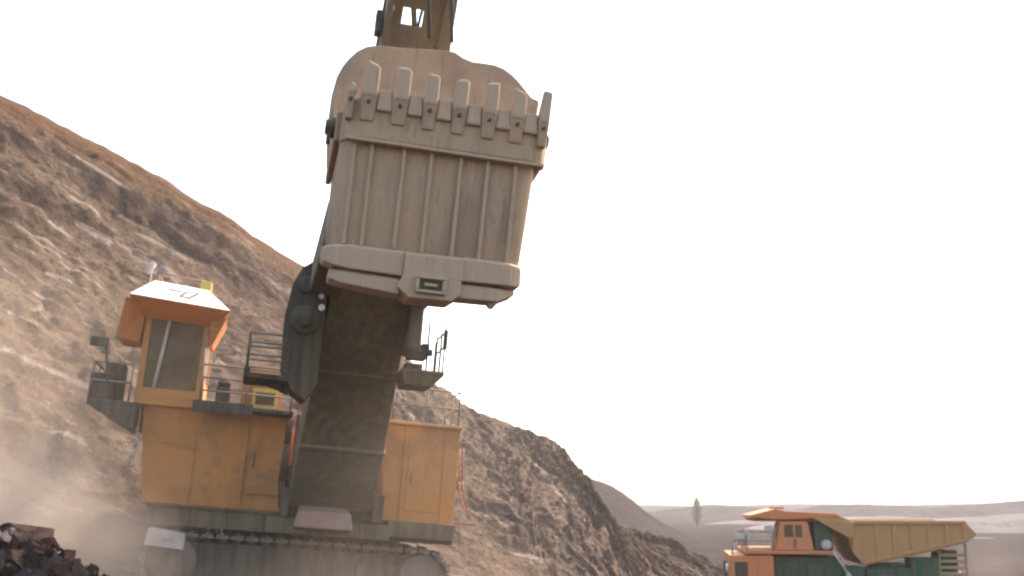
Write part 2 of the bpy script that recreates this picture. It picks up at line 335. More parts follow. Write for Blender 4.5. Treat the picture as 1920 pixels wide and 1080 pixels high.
# ------------------------------------------------------------------ the lone tree far out on the plain
random.seed(4)
tree = empty("tree", (66.0, 400, -8.0)); tag(tree, "small lone tree standing hazy on the far horizon beside the hill end", "tree")
tb = MB(); tb.tube((0, 0, 0), (0.1, 0, 5), 0.45, 0.28); tb.tube((0.1, 0, 5), (0, 0, 9.5), 0.28, 0.08)
for k in range(9):
    a = k * 2.4; z = 3.2 + k * 0.6; tb.tube((0, 0, z), (math.cos(a) * 1.6, math.sin(a) * 1.6, z + 1.6), 0.12, 0.04, n=6)
tb.build("trunk", 'bark', tree)
cb = MB()
for k in range(900):
    h = random.random(); z = 2.6 + h * 8.4
    rad = 2.3 * (math.sin(math.pi * (0.12 + 0.85 * h)) ** 0.8) * (0.75 + 0.35 * noise.noise(Vector((h * 6, k % 5, 2))))
    a = random.random() * 6.283; q = rad * math.sqrt(random.random())
    c = Vector((math.cos(a) * q, math.sin(a) * q, z)); e = Euler([random.random() * 6 for _ in range(3)]).to_matrix(); w = 0.16 + random.random() * 0.2
    cb.add([tuple(c + e @ Vector(p)) for p in ((-w, 0, 0), (0, -w * .5, 0), (w, 0, 0.02), (0, w * .5, 0.02))], [(0, 1, 2, 3)])
cb.build("crown", 'leaf', tree)

# ------------------------------------------------------------------ the mining shovel (local: x to the right, y back, z up, z=0 crawler underside)
S = empty("mining_shovel", SHOVEL_LOC, SHOVEL_ROT)
tag(S, "huge dusty orange mining shovel with its toothed dipper raised high in front of the boom", "mining shovel")

def railing(mb, pts, h, r=0.028, mids=1, step=1.1):
    for a, b in zip(pts, pts[1:]):
        a = Vector(a); b = Vector(b); n = max(1, round((b - a).length / step))
        for k in range(n + 1):
            p = a.lerp(b, k / n); mb.tube(p, p + Vector((0, 0, h)), r, n=6)
        for q in range(mids + 1):
            z = h * (q + 1) / (mids + 1); mb.tube(a + Vector((0, 0, z)), b + Vector((0, 0, z)), r, n=6)
    return mb

# --- undercarriage: crawlers swung across the machine
def stadium(cx, cz, half, r, n=12):
    pts = []
    for k in range(n + 1):
        a = math.pi / 2 - math.pi * k / n; pts.append((cx + half + r * math.cos(a), cz + r * math.sin(a)))
    for k in range(n + 1):
        a = -math.pi / 2 - math.pi * k / n; pts.append((cx - half + r * math.cos(a), cz + r * math.sin(a)))
    return pts
proto_shoe = None
for yc in (0.95, 7.4):
    fb = MB(); prof = stadium(0.15, 0.9, 3.65, 0.62)
    fb.loft([[(x, yc - 0.42, z) for x, z in prof], [(x, yc + 0.42, z) for x, z in prof]])
    for k in range(7): fb.box(-3.2 + k * 1.0, -2.9 + k * 1.0, yc - 0.52, yc + 0.52, 0.62, 1.2)
    cr = fb.build("crawler", 'dark', S, 0.02)
    L = [(x, z) for x, z in stadium(0.15, 0.9, 3.65, 0.80, 14)]
    # walk the loop and lay the shoes
    loop = L + [L[0]]; seg = [math.dist(a, b) for a, b in zip(loop, loop[1:])]; tot = sum(seg); N = 46
    for k in range(N):
        d = tot * k / N; i = 0
        while d > seg[i]: d -= seg[i]; i += 1
        a, b = loop[i], loop[i + 1]; t = d / seg[i]; x = lerp(a[0], b[0], t); z = lerp(a[1], b[1], t)
        ang = math.atan2(-(b[1] - a[1]), b[0] - a[0])
        if proto_shoe is None:
            sb = MB(); w = tot / N * 0.46
            sb.hexa([(-w, -0.75, -0.06), (w, -0.75, -0.06), (w, 0.75, -0.06), (-w, 0.75, -0.06), (-w * .92, -0.75, 0.06), (w * .92, -0.75, 0.06), (w * .92, 0.75, 0.06), (-w * .92, 0.75, 0.06)])
            sb.box(-0.05, 0.05, -0.74, 0.74, 0.061, 0.13); sb.box(-w * .5, w * .5, -0.25, 0.25, -0.18, -0.061)
            proto_shoe = sb.build("track_shoe", 'track', cr, 0.012); o = proto_shoe
        else: o = copy(proto_shoe, cr)
        o.location = (x, yc, z); o.rotation_euler = (0, ang, 0)
    for x in (-3.5, 3.8):
        MB().lathe((x, yc - 0.55, 0.9), (0, 1, 0), [(0, 0.2), (0, 0.66), (0.12, 0.7), (0.98, 0.7), (1.1, 0.66), (1.1, 0.2)]).build("idler_wheel", 'track', cr)
cbm = MB(); cbm.box(-2.6, 2.6, 1.8, 6.5, 0.55, 1.55); cbm.box(-3.2, -2.2, 1.5, 6.9, 0.7, 1.3); cbm.box(2.2, 3.2, 1.5, 6.9, 0.7, 1.3)
cbm.build("car_body", 'dark', S, 0.05)
MB().lathe((0, 4.2, 1.56), (0, 0, 1), [(0, 2.3), (0.12, 2.35), (0.14, 2.15), (0.36, 2.15)], 48).build("slewing_ring", 'dark', S)
# pale step box over the left crawler end
sb = MB(); sb.hexa([(-4.30, -0.25, 1.35), (-3.20, -0.25, 1.28), (-3.20, 0.6, 1.28), (-4.30, 0.6, 1.35), (-4.22, -0.15, 1.86), (-3.2, -0.15, 1.74), (-3.2, 0.6, 1.74), (-4.2, 0.6, 1.86)])
sb.box(-3.85, -3.55, -0.275, -0.22, 1.52, 1.62)
sb.build("step_box", 'white', S, 0.03)

# --- revolving frame (deck)
rf = MB(); rf.box(-4.35, 4.6, 0.05, 11, 1.93, 2.46); rf.box(-1.0, 2.6, -0.5, 0.049, 1.95, 2.40)
for k in range(9): rf.box(-4.3 + k * 1.05, -4.22 + k * 1.05, -0.02, 0.05, 1.95, 2.44)
rf.box(-4.4, 4.65, -0.08, 11.05, 2.461, 2.53)
rf.build("revolving_frame", 'frame', S, 0.02)

# --- main machinery house behind, with ribs and roof
mh = MB(); mh.box(-4.3, 4.3, 3.0, 10.6, 2.535, 5.1)
for k in range(8): mh.box(-4.34, -4.30, 3.3 + k, 3.4 + k, 2.6, 5.05); mh.box(4.301, 4.34, 3.3 + k, 3.4 + k, 2.6, 5.05)
hs = mh.build("machinery_house", 'orange', S, 0.04)
MB().box(-4.4, 4.4, 2.9, 10.7, 5.105, 5.22).build("roof", 'orange', hs, 0.03)
MB().box(-4.2, 4.4, 10.62, 12.4, 2.2, 4.9).build("counterweight", 'orange', S, 0.12)

# --- left front block carrying the cab
lc = MB(); lc.hexa([(-4.55, 0, 2.535), (-0.55, 0, 2.535), (-0.55, 2.95, 2.535), (-4.55, 2.95, 2.535), (-4.85, -0.1, 5.28), (-0.55, -0.1, 5.28), (-0.55, 2.95, 5.28), (-4.85, 2.95, 5.28)])
lc.box(-1.85, -1.79, -0.10, -0.02, 2.6, 5.2); lc.box(-3.30, -3.25, -0.09, -0.02, 2.6, 5.2)
blk = lc.build("lower_cabin", 'orange', S, 0.05)
MB().box(-1.70, -0.66, -0.115, -0.085, 3.0, 4.95).build("door", 'orange', blk, 0.02)
MB().tube((-1.55, -0.16, 3.75), (-1.55, -0.16, 4.15), 0.02).build("door_handle", 'dark', blk)
MB().box(-4.66, -4.58, 0.5, 2.4, 3.2, 4.6).build("louvre_panel", 'dark', blk, 0.01)
# flank behind the boom foot, set back
ib = MB(); ib.box(-0.53, 2.3, 0.9, 2.9, 2.535, 5.0); ib.box(-0.5, 0.25, 0.80, 0.899, 3.3, 4.6)
ib.build("centre_panel", 'orange', S, 0.03)
# brackets and hoses beside the boom foot
hb = MB(); hb.box(-0.52, -0.30, -0.35, 0.6, 2.7, 3.9); hb.box(-0.46, -0.36, -0.2, 0.3, 3.9, 5.4)
for k in range(3): hb.path([(-0.56 - k * 0.07, -0.2, 5.25), (-0.60 - k * .06, -0.34, 4.5), (-0.62 - k * .07, -0.36, 3.4), (-0.5 - k * .07, -0.3, 2.6)], 0.03)
hb.build("hose_bracket", 'dark', S)

# --- right front block (electrical house)
rb = MB(); rb.box(2.30, 4.55, 0, 2.95, 2.535, 5.42)
rb.box(2.30, 2.36, -0.03, 0, 2.6, 5.4); rb.box(2.86, 2.94, -0.05, 0, 2.56, 5.4); rb.box(4.1, 4.16, -0.03, 0, 2.6, 5.4)
rh = rb.build("electrical_house", 'orange', S, 0.04)
MB().box(3.02, 4.02, -0.032, -0.002, 2.85, 4.95).build("door", 'orange', rh, 0.015)
MB().tube((3.14, -0.07, 3.7), (3.14, -0.07, 4.05), 0.018).build("door_handle", 'dark', rh)
MB().hexa([(2.2, -0.12, 5.425), (4.62, -0.12, 5.425), (4.62, 3.0, 5.425), (2.2, 3.0, 5.425), (2.25, -0.08, 5.52), (4.58, -0.08, 5.52), (4.58, 2.9, 5.52), (2.25, 2.9, 5.52)]).build("roof", 'orange', rh, 0.02)
rl = MB(); railing(rl, [(2.4, 0.0, 5.52), (4.45, 0.0, 5.52), (4.45, 2.6, 5.52)], 1.05, 0.024); rl.build("roof_railing", 'rail', rh)
dt = MB(); dt.hexa([(2.55, -0.40, 2.05), (4.5, -0.40, 2.05), (4.5, -0.09, 1.95), (2.55, -0.09, 1.95), (2.5, -0.42, 2.55), (4.58, -0.42, 2.55), (4.58, -0.085, 2.55), (2.5, -0.085, 2.55)])
dt.build("front_step", 'frame', S, 0.03)
# access ladder with pink primer handrails at the right flank
ld = MB()
for y in (0.4, 1.0): ld.path([(4.75, y, 4.9), (4.8, y, 3.9), (5.0, y, 3.05), (5.45, y, 2.85)], 0.03)
for k in range(6): ld.tube((4.72 + k * 0.05, 0.4, 4.6 - k * 0.28), (4.72 + k * .05, 1.0, 4.6 - k * 0.28), 0.022)
ld.box(4.66, 5.3, 0.3, 1.5, 2.55, 2.62)
ld.build("access_ladder", 'rust', S)

# --- operator cab
cb = MB()
x0, x1, y0, y1, z0, z1 = -5.02, -3.36, -0.25, 2.6, 5.50, 7.95
for (px, py) in ((x0, y0), (x1, y0), (x0, y1), (x1, y1)): cb.box(px - 0.09, px + 0.09, py - 0.09, py + 0.09, z0, z1)
cb.box(x0 - 0.09, x1 + 0.09, y0 - 0.1, y1 + 0.09, 5.285, 5.499)
cb.box(x0 - 0.085, x1 + 0.085, y0 - 0.085, y0 - 0.02, z0, 5.78)
cb.box(x0 - 0.085, x0 - 0.02, y0 + 0.1, y1, z0, 6.2); cb.box(x1 + 0.02, x1 + 0.085, y0 + .1, y1, z0, 6.2)
cb.box(x0 - 0.07, x1 + 0.07, y1 - 0.02, y1 + 0.06, z0, z1)
cb.box(x0 - 0.1, x1 + 0.1, y0 - 0.1, y1 + 0.1, z1, z1 + 0.14)
cab = cb.build("cab", 'orange', S, 0.025)
MB().box(x0 + 0.092, x1 - 0.092, y0 - 0.045, y0 - 0.02, 5.785, 7.945).build("windscreen", 'glass', cab)
MB().box(x0 - 0.05, x0 - 0.03, y0 + 0.1, y1 - 0.1, 6.205, 7.945).build("window", 'glass', cab)
MB().box(x1 + 0.03, x1 + 0.05, y0 + 0.1, y1 - 0.1, 6.205, 7.945).build("window", 'glass', cab)
mb = MB(); mb.tube((-4.62, -0.36, 5.75), (-4.42, -0.36, 7.85), 0.05); mb.build("wiper_post", 'white', cab)
mb = MB(); mb.box(-4.6, -4.1, 0.9, 1.5, 5.5, 6.1); mb.box(-4.6, -4.1, 1.35, 1.5, 6.1, 6.9); mb.build("operator_seat", 'dark', cab, 0.06)
# hood-shaped visor roof: pale sloping top, orange soffit and cheeks
vz = MB(); ya = -1.35
vz.hexa([(-5.55, ya, 8.28), (-2.72, ya, 8.10), (-3.05, 2.9, 8.15), (-5.35, 2.9, 8.28), (-5.07, 0.15, 9.02), (-3.50, 0.15, 8.90), (-3.5, 2.6, 8.95), (-5.07, 2.6, 9.02)])
roofo = vz.build("visor_roof", 'visor', cab, 0.015)
sf = MB()
sf.hexa([(-5.30, -0.45, 7.80), (-3.10, -0.45, 7.72), (-3.2, 2.8, 7.80), (-5.25, 2.8, 7.86), (-5.56, ya - 0.01, 8.275), (-2.71, ya - 0.01, 8.095), (-3.04, 2.92, 8.145), (-5.36, 2.92, 8.275)])
sf.hexa([(-5.80, -0.95, 7.05), (-5.20, -0.35, 7.05), (-5.16, 0.9, 7.05), (-5.74, 0.9, 7.05), (-5.62, ya + 0.05, 8.22), (-5.1, -0.5, 8.0), (-5.1, 1.2, 8.05), (-5.58, 1.2, 8.24)])
sf.hexa([(-3.26, -0.4, 7.15), (-3.15, -0.4, 7.15), (-3.15, 0.9, 7.15), (-3.26, 0.9, 7.15), (-3.26, -0.7, 7.9), (-2.80, -0.9, 7.95), (-2.85, 1.1, 7.95), (-3.26, 1.1, 7.9)])
sf.build("visor_hood", 'orange', cab, 0.02)
# dark strokes lettered on the pale visor
def vtop(x, k):   # a point on the sloping front face, k 0 (edge) .. 1 (top)
    xl = lerp(-5.55, -5.07, k); xr = lerp(-2.72, -3.50, k); t = (x - xl) / (xr - xl)
    return Vector((x, lerp(ya, 0.15, k), lerp(lerp(8.28, 8.10, t), lerp(9.02, 8.90, t), k)))
mk = MB(); nn = Vector((0.05, -0.46, 0.88)) * 0.012
for (xa, ka, xb, kb, wd) in ((-4.60, 0.62, -4.18, 0.58, 0.035), (-4.05, 0.66, -4.20, 0.30, 0.04), (-3.72, 0.72, -3.95, 0.26, 0.045), (-4.18, 0.32, -3.95, 0.30, 0.035)):
    a = vtop(xa, ka) + nn; b2 = vtop(xb, kb) + nn; d = (b2 - a).normalized(); s_ = d.cross(nn).normalized() * wd
    mk.prism([a - s_, a + s_, b2 + s_, b2 - s_], tuple(nn * 0.5))
mk.build("lettering", 'mark', roofo)
rr = MB()
rr.path([(-5.0, 0.5, 9.0), (-5.0, 0.5, 9.32), (-3.6, 0.5, 9.22), (-3.6, 0.5, 8.9)], 0.03); rr.path([(-5.0, 2.3, 9.0), (-5.0, 2.3, 9.32), (-3.6, 2.3, 9.22), (-3.6, 2.3, 8.9)], 0.03)
rr.tube((-5.0, 0.5, 9.32), (-5.0, 2.3, 9.32), 0.03); rr.tube((-3.6, 0.5, 9.22), (-3.6, 2.3, 9.22), 0.03)
rr.build("roof_rail", 'rust', cab)
mb = MB(); mb.tube((-5.25, 0.6, 8.9), (-5.25, 0.6, 9.35), 0.03); mb.lathe((-5.30, 0.5, 9.42), (0.5, 0, 0.86), [(-0.18, 0.02), (-0.16, 0.1), (0.22, 0.085), (0.24, 0.02)], 14); mb.build("roof_lamp", 'white', cab)
mb = MB(); mb.box(-3.75, -3.42, 0.35, 0.7, 8.93, 9.22); mb.build("beacon_box", 'yellow', cab, 0.03)

# --- walkway and clutter left of the cab
wk = MB(); wk.box(-6.3, -4.92, -0.9, 3.0, 5.12, 5.27)
wk.prism([(-6.3, -0.9, 5.119), (-4.95, -0.9, 5.119), (-4.95, -0.9, 4.5), (-5.2, -0.9, 4.5)], (0, 0.15, 0)); wk.prism([(-6.3, 1.5, 5.119), (-4.95, 1.5, 5.119), (-4.95, 1.5, 4.5), (-5.2, 1.5, 4.5)], (0, 0.15, 0))
lw = wk.build("walkway", 'dark', S, 0.015)
rl = MB(); railing(rl, [(-5.2, -0.85, 5.27), (-6.25, -0.85, 5.27), (-6.25, 2.8, 5.27)], 1.05, 0.03); rl.build("railing", 'rail', lw)
mb = MB(); mb.box(-6.35, -5.75, -0.6, 0.3, 5.275, 6.05); mb.box(-6.1, -5.6, 0.6, 1.5, 5.275, 6.5); mb.build("equipment_box", 'dark', lw, 0.04)
mb = MB(); mb.tube((-5.75, -0.88, 5.3), (-6.0, -1.05, 6.85), 0.03); mb.box(-6.42, -5.92, -1.14, -1.06, 6.72, 7.0); mb.build("mirror", 'dark', lw, 0.02)
# chain hanging at the outer edge of the lower cabin
ch = MB()
for k in range(7): ch.lathe((-4.9 + 0.05 * math.sin(k), -0.22, 4.55 - k * 0.16), (math.cos(k * 1.57), math.sin(k * 1.57), 0), [(-0.03, 0.05), (-0.03, 0.09), (0.03, 0.09), (0.03, 0.05), (-0.03, 0.05)], 12)
ch.tube((-4.9, -0.22, 5.2), (-4.9, -0.22, 4.5), 0.02)
ch.build("hanging_chain", 'white', S)

# --- walkway in front of the cab side, with box and lamp
wk = MB(); wk.box(-3.30, -0.60, -1.25, 0.2, 5.285, 5.40); wk.box(-3.42, -1.75, -1.35, -1.251, 5.15, 5.47)
cw = wk.build("walkway", 'dark', S, 0.015)
rl = MB(); railing(rl, [(-3.25, -1.22, 5.40), (-0.7, -1.22, 5.40)], 1.1, 0.026, 2); rl.path([(-3.2, -1.1, 5.4), (-3.3, -0.9, 7.0), (-3.3, -0.4, 7.6)], 0.03); rl.build("railing", 'rail', cw)
mb = MB(); mb.box(-2.15, -1.0, -0.35, 0.4, 5.405, 6.72); mb.box(-2.1, -1.05, -0.37, -0.351, 6.35, 6.42); mb.box(-2.1, -1.05, -0.37, -0.351, 6.15, 6.2)
ob = mb.build("control_cabinet", 'orange', cw, 0.03)
mb = MB(); mb.box(-1.82, -1.08, -0.50, -0.36, 5.46, 5.56); mb.box(-1.82, -1.08, -0.5, -0.36, 5.92, 6.05); mb.box(-1.82, -1.72, -.5, -.36, 5.56, 5.92); mb.box(-1.18, -1.08, -.5, -.36, 5.56, 5.92)
mb.build("lamp_frame", 'yellow', ob, 0.015)
MB().box(-1.715, -1.185, -0.45, -0.37, 5.565, 5.915).build("lamp_glass", 'glass', ob)
mb = MB(); mb.box(-2.85, -2.45, -0.7, -0.2, 5.405, 5.95); mb.lathe((-2.65, -0.45, 6.1), (0, 0, 1), [(-0.14, 0.16), (0.0, 0.2), (0.12, 0.1)], 12); mb.build("grease_pump", 'dark', cw, 0.02)

# --- boom
ANG = R(47.02); ca, sa = math.cos(ANG), math.sin(ANG)
BF = Vector((0.835, -0.3, 2.80)); AX = Vector((0, -ca, sa)); NB = Vector((0, -sa, -ca))   # NB: outward normal of the underside
def bp(s, x, n): return Vector((x, 0, 0)) + Vector((0, BF.y, BF.z)) + AX * s + NB * n
def bsec(s, xc, w, n0, n1): return [tuple(bp(s, xc - w / 2, n1)), tuple(bp(s, xc + w / 2, n1)), tuple(bp(s, xc + w / 2, n0)), tuple(bp(s, xc - w / 2, n0))]
bm_ = MB()
bm_.loft([bsec(s, xc, w, n0, n1) for s, xc, w, n0, n1 in ((0.1, 0.78, 2.35, -0.7, 0.25), (1.4, 0.79, 2.44, -0.9, 0.45), (6, 0.86, 2.16, -1.15, 0.55), (8.5, 0.88, 2.0, -1.1, 0.5), (13.75, 0.96, 1.62, -0.75, 0.35))])
for xo in (-0.9, 0.9): bm_.prism([tuple(bp(s_, 0.78 + xo - 0.2, n)) for s_, n in ((0.5, 0.2), (0.5, -0.65), (-0.35, -0.4), (-0.5, -0.1), (-0.35, 0.15))], (0.4, 0, 0))
for s_, w in ((2.6, 2.40), (5.2, 2.26), (10.6, 1.90), (12.4, 1.76)):   # stiffening bands
    bm_.loft([bsec(q, lerp(0.79, 0.95, s_ / 13.5), w, 0.3, 0.56) for q in (s_ - 0.07, s_ + 0.07)])
boom = bm_.build("boom", 'boom', S, 0.05)
tip = MB()
for xa, xb in ((0.10, 0.34), (1.36, 1.72)):
    prof = [(13.70, 0.36), (13.70, -0.76), (15.6, -0.9), (17.0, -0.85), (17.9, -0.4), (17.9, 0.3), (17.0, 0.62), (15.3, 0.45)]
    k = [(xa + 0.08 * (s_ - 13.7) / 4, xb - 0.16 * (s_ - 13.7) / 4) for s_, n in prof]
    tip.loft([[tuple(bp(s_, a[0], n)) for (s_, n), a in zip(prof, k)], [tuple(bp(s_, a[1], n)) for (s_, n), a in zip(prof, k)]])
tip.tube(bp(14.2, 0.3, -0.45), bp(14.2, 1.45, -0.45), 0.13)
tip.prism([tuple(bp(14.3, 0.86, -0.1)), tuple(bp(14.3, 0.94, -0.1)), tuple(bp(15.6, 0.70, -0.1)), tuple(bp(15.6, 0.58, -0.1))], tuple(NB * 0.2))
tip.prism([tuple(bp(13.78, 0.96, 0.0)), tuple(bp(13.78, 1.08, 0.0)), tuple(bp(15.6, 0.72, 0.0)), tuple(bp(15.6, 0.64, 0.0))], tuple(NB * 0.2))
tip.prism([tuple(bp(13.72, 0.34, 0.34)), tuple(bp(13.72, 0.34, -0.7)), tuple(bp(14.0, 0.34, -0.7)), tuple(bp(13.9, 0.34, 0.34))], (1.03, 0, 0))
for sa_, sb_, xa, xb in ((13.76, 14.82, 0.30, 1.42), (15.22, 17.7, 0.27, 1.40), (14.821, 15.219, 0.30, 0.50), (14.821, 15.219, 0.96, 1.40)):
    tip.loft([[tuple(bp(q, x, n)) for x, n in ((xa, 0.20), (xb, 0.20), (xb, 0.30), (xa, 0.30))] for q in (sa_, sb_)])
tip.loft([[tuple(bp(q, x, n)) for x, n in ((0.3, -0.72), (1.42, -0.72), (1.42, -0.62), (0.3, -0.62))] for q in (15.6, 17.6)])
tip.tube(bp(14.55, 0.62, 0.31), bp(14.55, 0.62, 0.37), 0.09)
bt = tip.build("boom_point", 'boomtop', boom, 0.03)
for xc in (0.60, 1.08):
    MB().lathe(tuple(bp(16.85, xc, -0.15)), (1, 0, 0), [(-0.2, 0.3), (-0.2, 1.18), (-0.15, 1.22), (-0.06, 1.08), (0.06, 1.08), (0.15, 1.22), (0.2, 1.18), (0.2, 0.3)], 40).build("sheave", 'boomtop', boom)
MB().tube(bp(16.85, 0.05, -0.15), bp(16.85, 1.75, -0.15), 0.2, n=16).build("sheave_pin", 'dark', boom)
mb = MB(); mb.tube(bp(13.0, 0.05, -0.3), bp(15.5, 0.12, -0.3), 0.03); mb.box(-0.06, 0.1, -10.55, -10.25, 13.2, 13.75); mb.tube(bp(13.0, 0.05, -0.3), bp(12.6, 0.2, -0.2), 0.03); mb.build("limit_switch", 'dark', boom, 0.02)
# boom foot: reddish pin cover and pins
mb = MB(); mb.hexa([(-0.25, -1.25, 2.15), (1.45, -1.25, 2.15), (1.45, -0.5, 2.1), (-0.25, -0.5, 2.1), (-0.15, -1.15, 2.62), (1.35, -1.15, 2.62), (1.3, -0.6, 2.8), (-0.1, -0.6, 2.8)])
mb.build("foot_pin_cover", 'rust', S, 0.06)
mb = MB(); mb.tube((-0.6, -0.25, 2.85), (2.3, -0.25, 2.85), 0.22, n=16); mb.box(2.0, 2.32, -0.7, 0.4, 2.42, 3.25); mb.box(-0.62, -0.4, -0.7, 0.4, 2.42, 3.25); mb.build("foot_pin", 'dark', S, 0.03)

# --- crowd gear: housings both sides, shipper shaft, saddle blocks
SS = bp(8.0, 0.86, -0.3)
mb = MB()
prof = [(-1.16, 6.1), (-1.22, 7.4), (-1.12, 8.2), (-0.92, 8.65), (-0.62, 8.88), (-0.34, 8.92), (-0.24, 8.7), (-0.24, 5.7), (-0.5, 5.3), (-0.85, 5.5)]
mb.loft([[(x, -4.6, z) for x, z in prof], [(x, -5.9, z) for x, z in prof]])
mb.lathe((-0.72, -5.9, 7.3), (0, -1, 0), [(0, 0.38), (0.12, 0.36), (0.14, 0.2), (0.3, 0.18), (0.3, 0.01)], 24)
mb.lathe((-0.78, -5.9, 8.2), (0, -1, 0), [(0, 0.24), (0.1, 0.22), (0.1, 0.01)], 20)
for k in range(6): mb.tube((-1.05, -5.9, 6.2 + k * 0.32), (-1.05, -5.96, 6.2 + k * 0.32), 0.035, n=6)
cg = mb.build("crowd_housing", 'dark', S, 0.12)
mb = MB(); mb.tube((-0.38, -5.95, 7.95), (-0.38, -6.06, 7.93), 0.07); mb.tube((-0.35, -5.95, 7.66), (-0.35, -6.08, 7.64), 0.085); mb.build("work_lamp", 'lens', cg)
mb = MB(); mb.box(1.92, 2.28, -5.9, -4.4, 6.85, 8.9); mb.tube((1.9, SS.y, SS.z), (2.42, SS.y, SS.z), 0.45, n=20); mb.build("saddle_block", 'boom', S, 0.06)
# crowd gear platforms with railings
mb = MB(); mb.box(-2.05, -0.95, -5.9, -4.2, 5.72, 5.86); mb.box(-2.05, -1.9, -5.9, -4.2, 5.861, 5.98); mb.hexa([(-1.2, -5.3, 5.56), (-0.9, -5.3, 5.45), (-0.9, -5.1, 5.45), (-1.2, -5.1, 5.56), (-1.8, -5.3, 5.719), (-0.95, -5.3, 5.719), (-0.95, -5.1, 5.719), (-1.8, -5.1, 5.719)])
pf = mb.build("boom_platform", 'dark', S, 0.015)
rl = MB(); railing(rl, [(-1.1, -5.85, 5.86), (-2.0, -5.85, 5.86), (-2.0, -4.25, 5.86), (-1.1, -4.25, 5.86)], 1.0, 0.026, 2, 0.8); rl.build("railing", 'rail', pf)
mb = MB(); mb.hexa([(1.95, -5.9, 5.95), (2.65, -5.9, 5.95), (2.65, -4.6, 5.95), (1.95, -4.6, 5.95), (1.85, -5.95, 6.25), (2.92, -5.95, 6.25), (2.92, -4.5, 6.25), (1.85, -4.5, 6.25)]); mb.box(1.85, 2.93, -5.96, -4.49, 6.251, 6.36)
mb.box(2.0, 2.45, -5.3, -4.7, 6.36, 6.6)
pf = mb.build("boom_platform", 'frame', S, 0.02)
rl = MB()
for x, y, h, r in ((2.45, -5.9, 1.25, 0.028), (2.66, -5.9, 0.75, 0.035), (2.88, -5.9, 1.2, 0.025), (2.88, -5.3, 1.1, 0.03), (2.88, -4.6, 1.1, 0.03)): rl.tube((x, y, 6.36), (x, y, 6.36 + h), r, n=6)
rl.box(2.84, 2.94, -5.95, -5.84, 6.95, 7.45)
rl.tube((2.88, -5.9, 7.0), (2.88, -4.6, 7.0), 0.025); rl.tube((2.88, -5.9, 7.4), (2.88, -4.6, 7.4), 0.025); rl.build("railing", 'dark', pf)
mb = MB(); mb.box(1.95, 2.42, -5.95, -5.5, 6.62, 6.86); mb.box(2.3, 2.5, -5.9, -5.6, 6.861, 7.05); mb.box(2.42, 2.6, -5.85, -5.7, 6.75, 6.92); mb.build("junction_box", 'dark', pf, 0.02)

# --- dipper handle: two legs either side of the boom
for xc in (-0.42, 2.12):
    mb = MB(); mb.hexa([(xc - 0.27, -11.6, 8.0), (xc + 0.27, -11.6, 8.0), (xc + 0.27, -3.0, 8.05), (xc - 0.27, -3.0, 8.05), (xc - 0.27, -11.6, 8.9), (xc + 0.27, -11.6, 8.9), (xc + 0.27, -3.0, 8.95), (xc - 0.27, -3.0, 8.95)])
    mb.build("dipper_handle", 'boom', S, 0.05)

# --- gantry and ropes behind the boom
mb = MB()
for xo in (-0.75, 0.75): mb.tube((0.86 + xo, 3.2, 5.2), (0.86 + xo * .8, 4.4, 10.3), 0.2, n=10); mb.tube((0.86 + xo, 8.2, 5.2), (0.86 + xo * .8, 4.6, 10.3), 0.16, n=10)
mb.tube((0.1, 4.5, 10.3), (1.62, 4.5, 10.3), 0.28, n=12); mb.build("gantry", 'boom', S)
for xo in (-0.42, -0.30, 0.30, 0.42): MB().tube((0.86 + xo, 4.5, 10.4), bp(17.3, 0.86 + xo, -0.7), 0.04, n=8).build("suspension_rope", 'rope', S)
for xc in (0.60, 1.08):
    p = bp(16.85, xc, -0.15) + Vector((0, -1.1, 0))
    MB().tube(p, (xc + 0.35, -12.5, 12.35), 0.035, n=8).build("hoist_rope", 'rope', S)

# --- dipper
XL, XR = -0.66, 3.10; XC = (XL + XR) / 2
def dring(z, xl, xr, yf, yb, r=0.32, n=6, ins=0.0, tilt=None):
    tilt = max(0, (7.6 - z) * 0.75) if tilt is None else tilt; yf0 = yf
    xl += ins; xr -= ins; yf += ins; yb -= ins; pts = []
    for cx, cyy, a0 in ((xl + r, yf + r, 180), (xr - r, yf + r, 270), (xr - r * .6, yb - r * .6, 0), (xl + r * .6, yb - r * .6, 90)):
        rr_ = r if cyy == yf + r else r * .6
        for k in range(n + 1):
            a = R(a0 + 90 * k / n); yy = cyy + rr_ * math.sin(a); pts.append((cx + rr_ * math.cos(a), yy, z + tilt * (yy - yf0)))
    return pts
levels = [(6.92, -0.40, 2.80, -13.62, -11.75), (7.05, -0.58, 2.94, -13.76, -11.62), (7.30, -0.66, 2.95, -13.86, -11.55), (8.4, -0.68, 3.02, -13.97, -11.45), (9.4, -0.68, 3.08, -14.06, -11.4), (10.05, -0.68, 3.12, -14.12, -11.4)]
sh = MB(); outer = [dring(*l) for l in levels]; inner = [dring(*l, ins=0.14) for l in levels[::-1]]
sh.loft(outer, cap=False, smooth=True); sh.loft([outer[-1], inner[0]], cap=False); sh.loft(inner, cap=False, smooth=True)
n_ = len(inner[0]); o_ = len(sh.v) - n_; sh.f.append(tuple(o_ + i for i in range(n_))); sh.s.append(False)
o_ = 0; sh.f.append(tuple(range(n_))[::-1]); sh.s.append(False)
dip = sh.build("dipper", 'dipper', S)
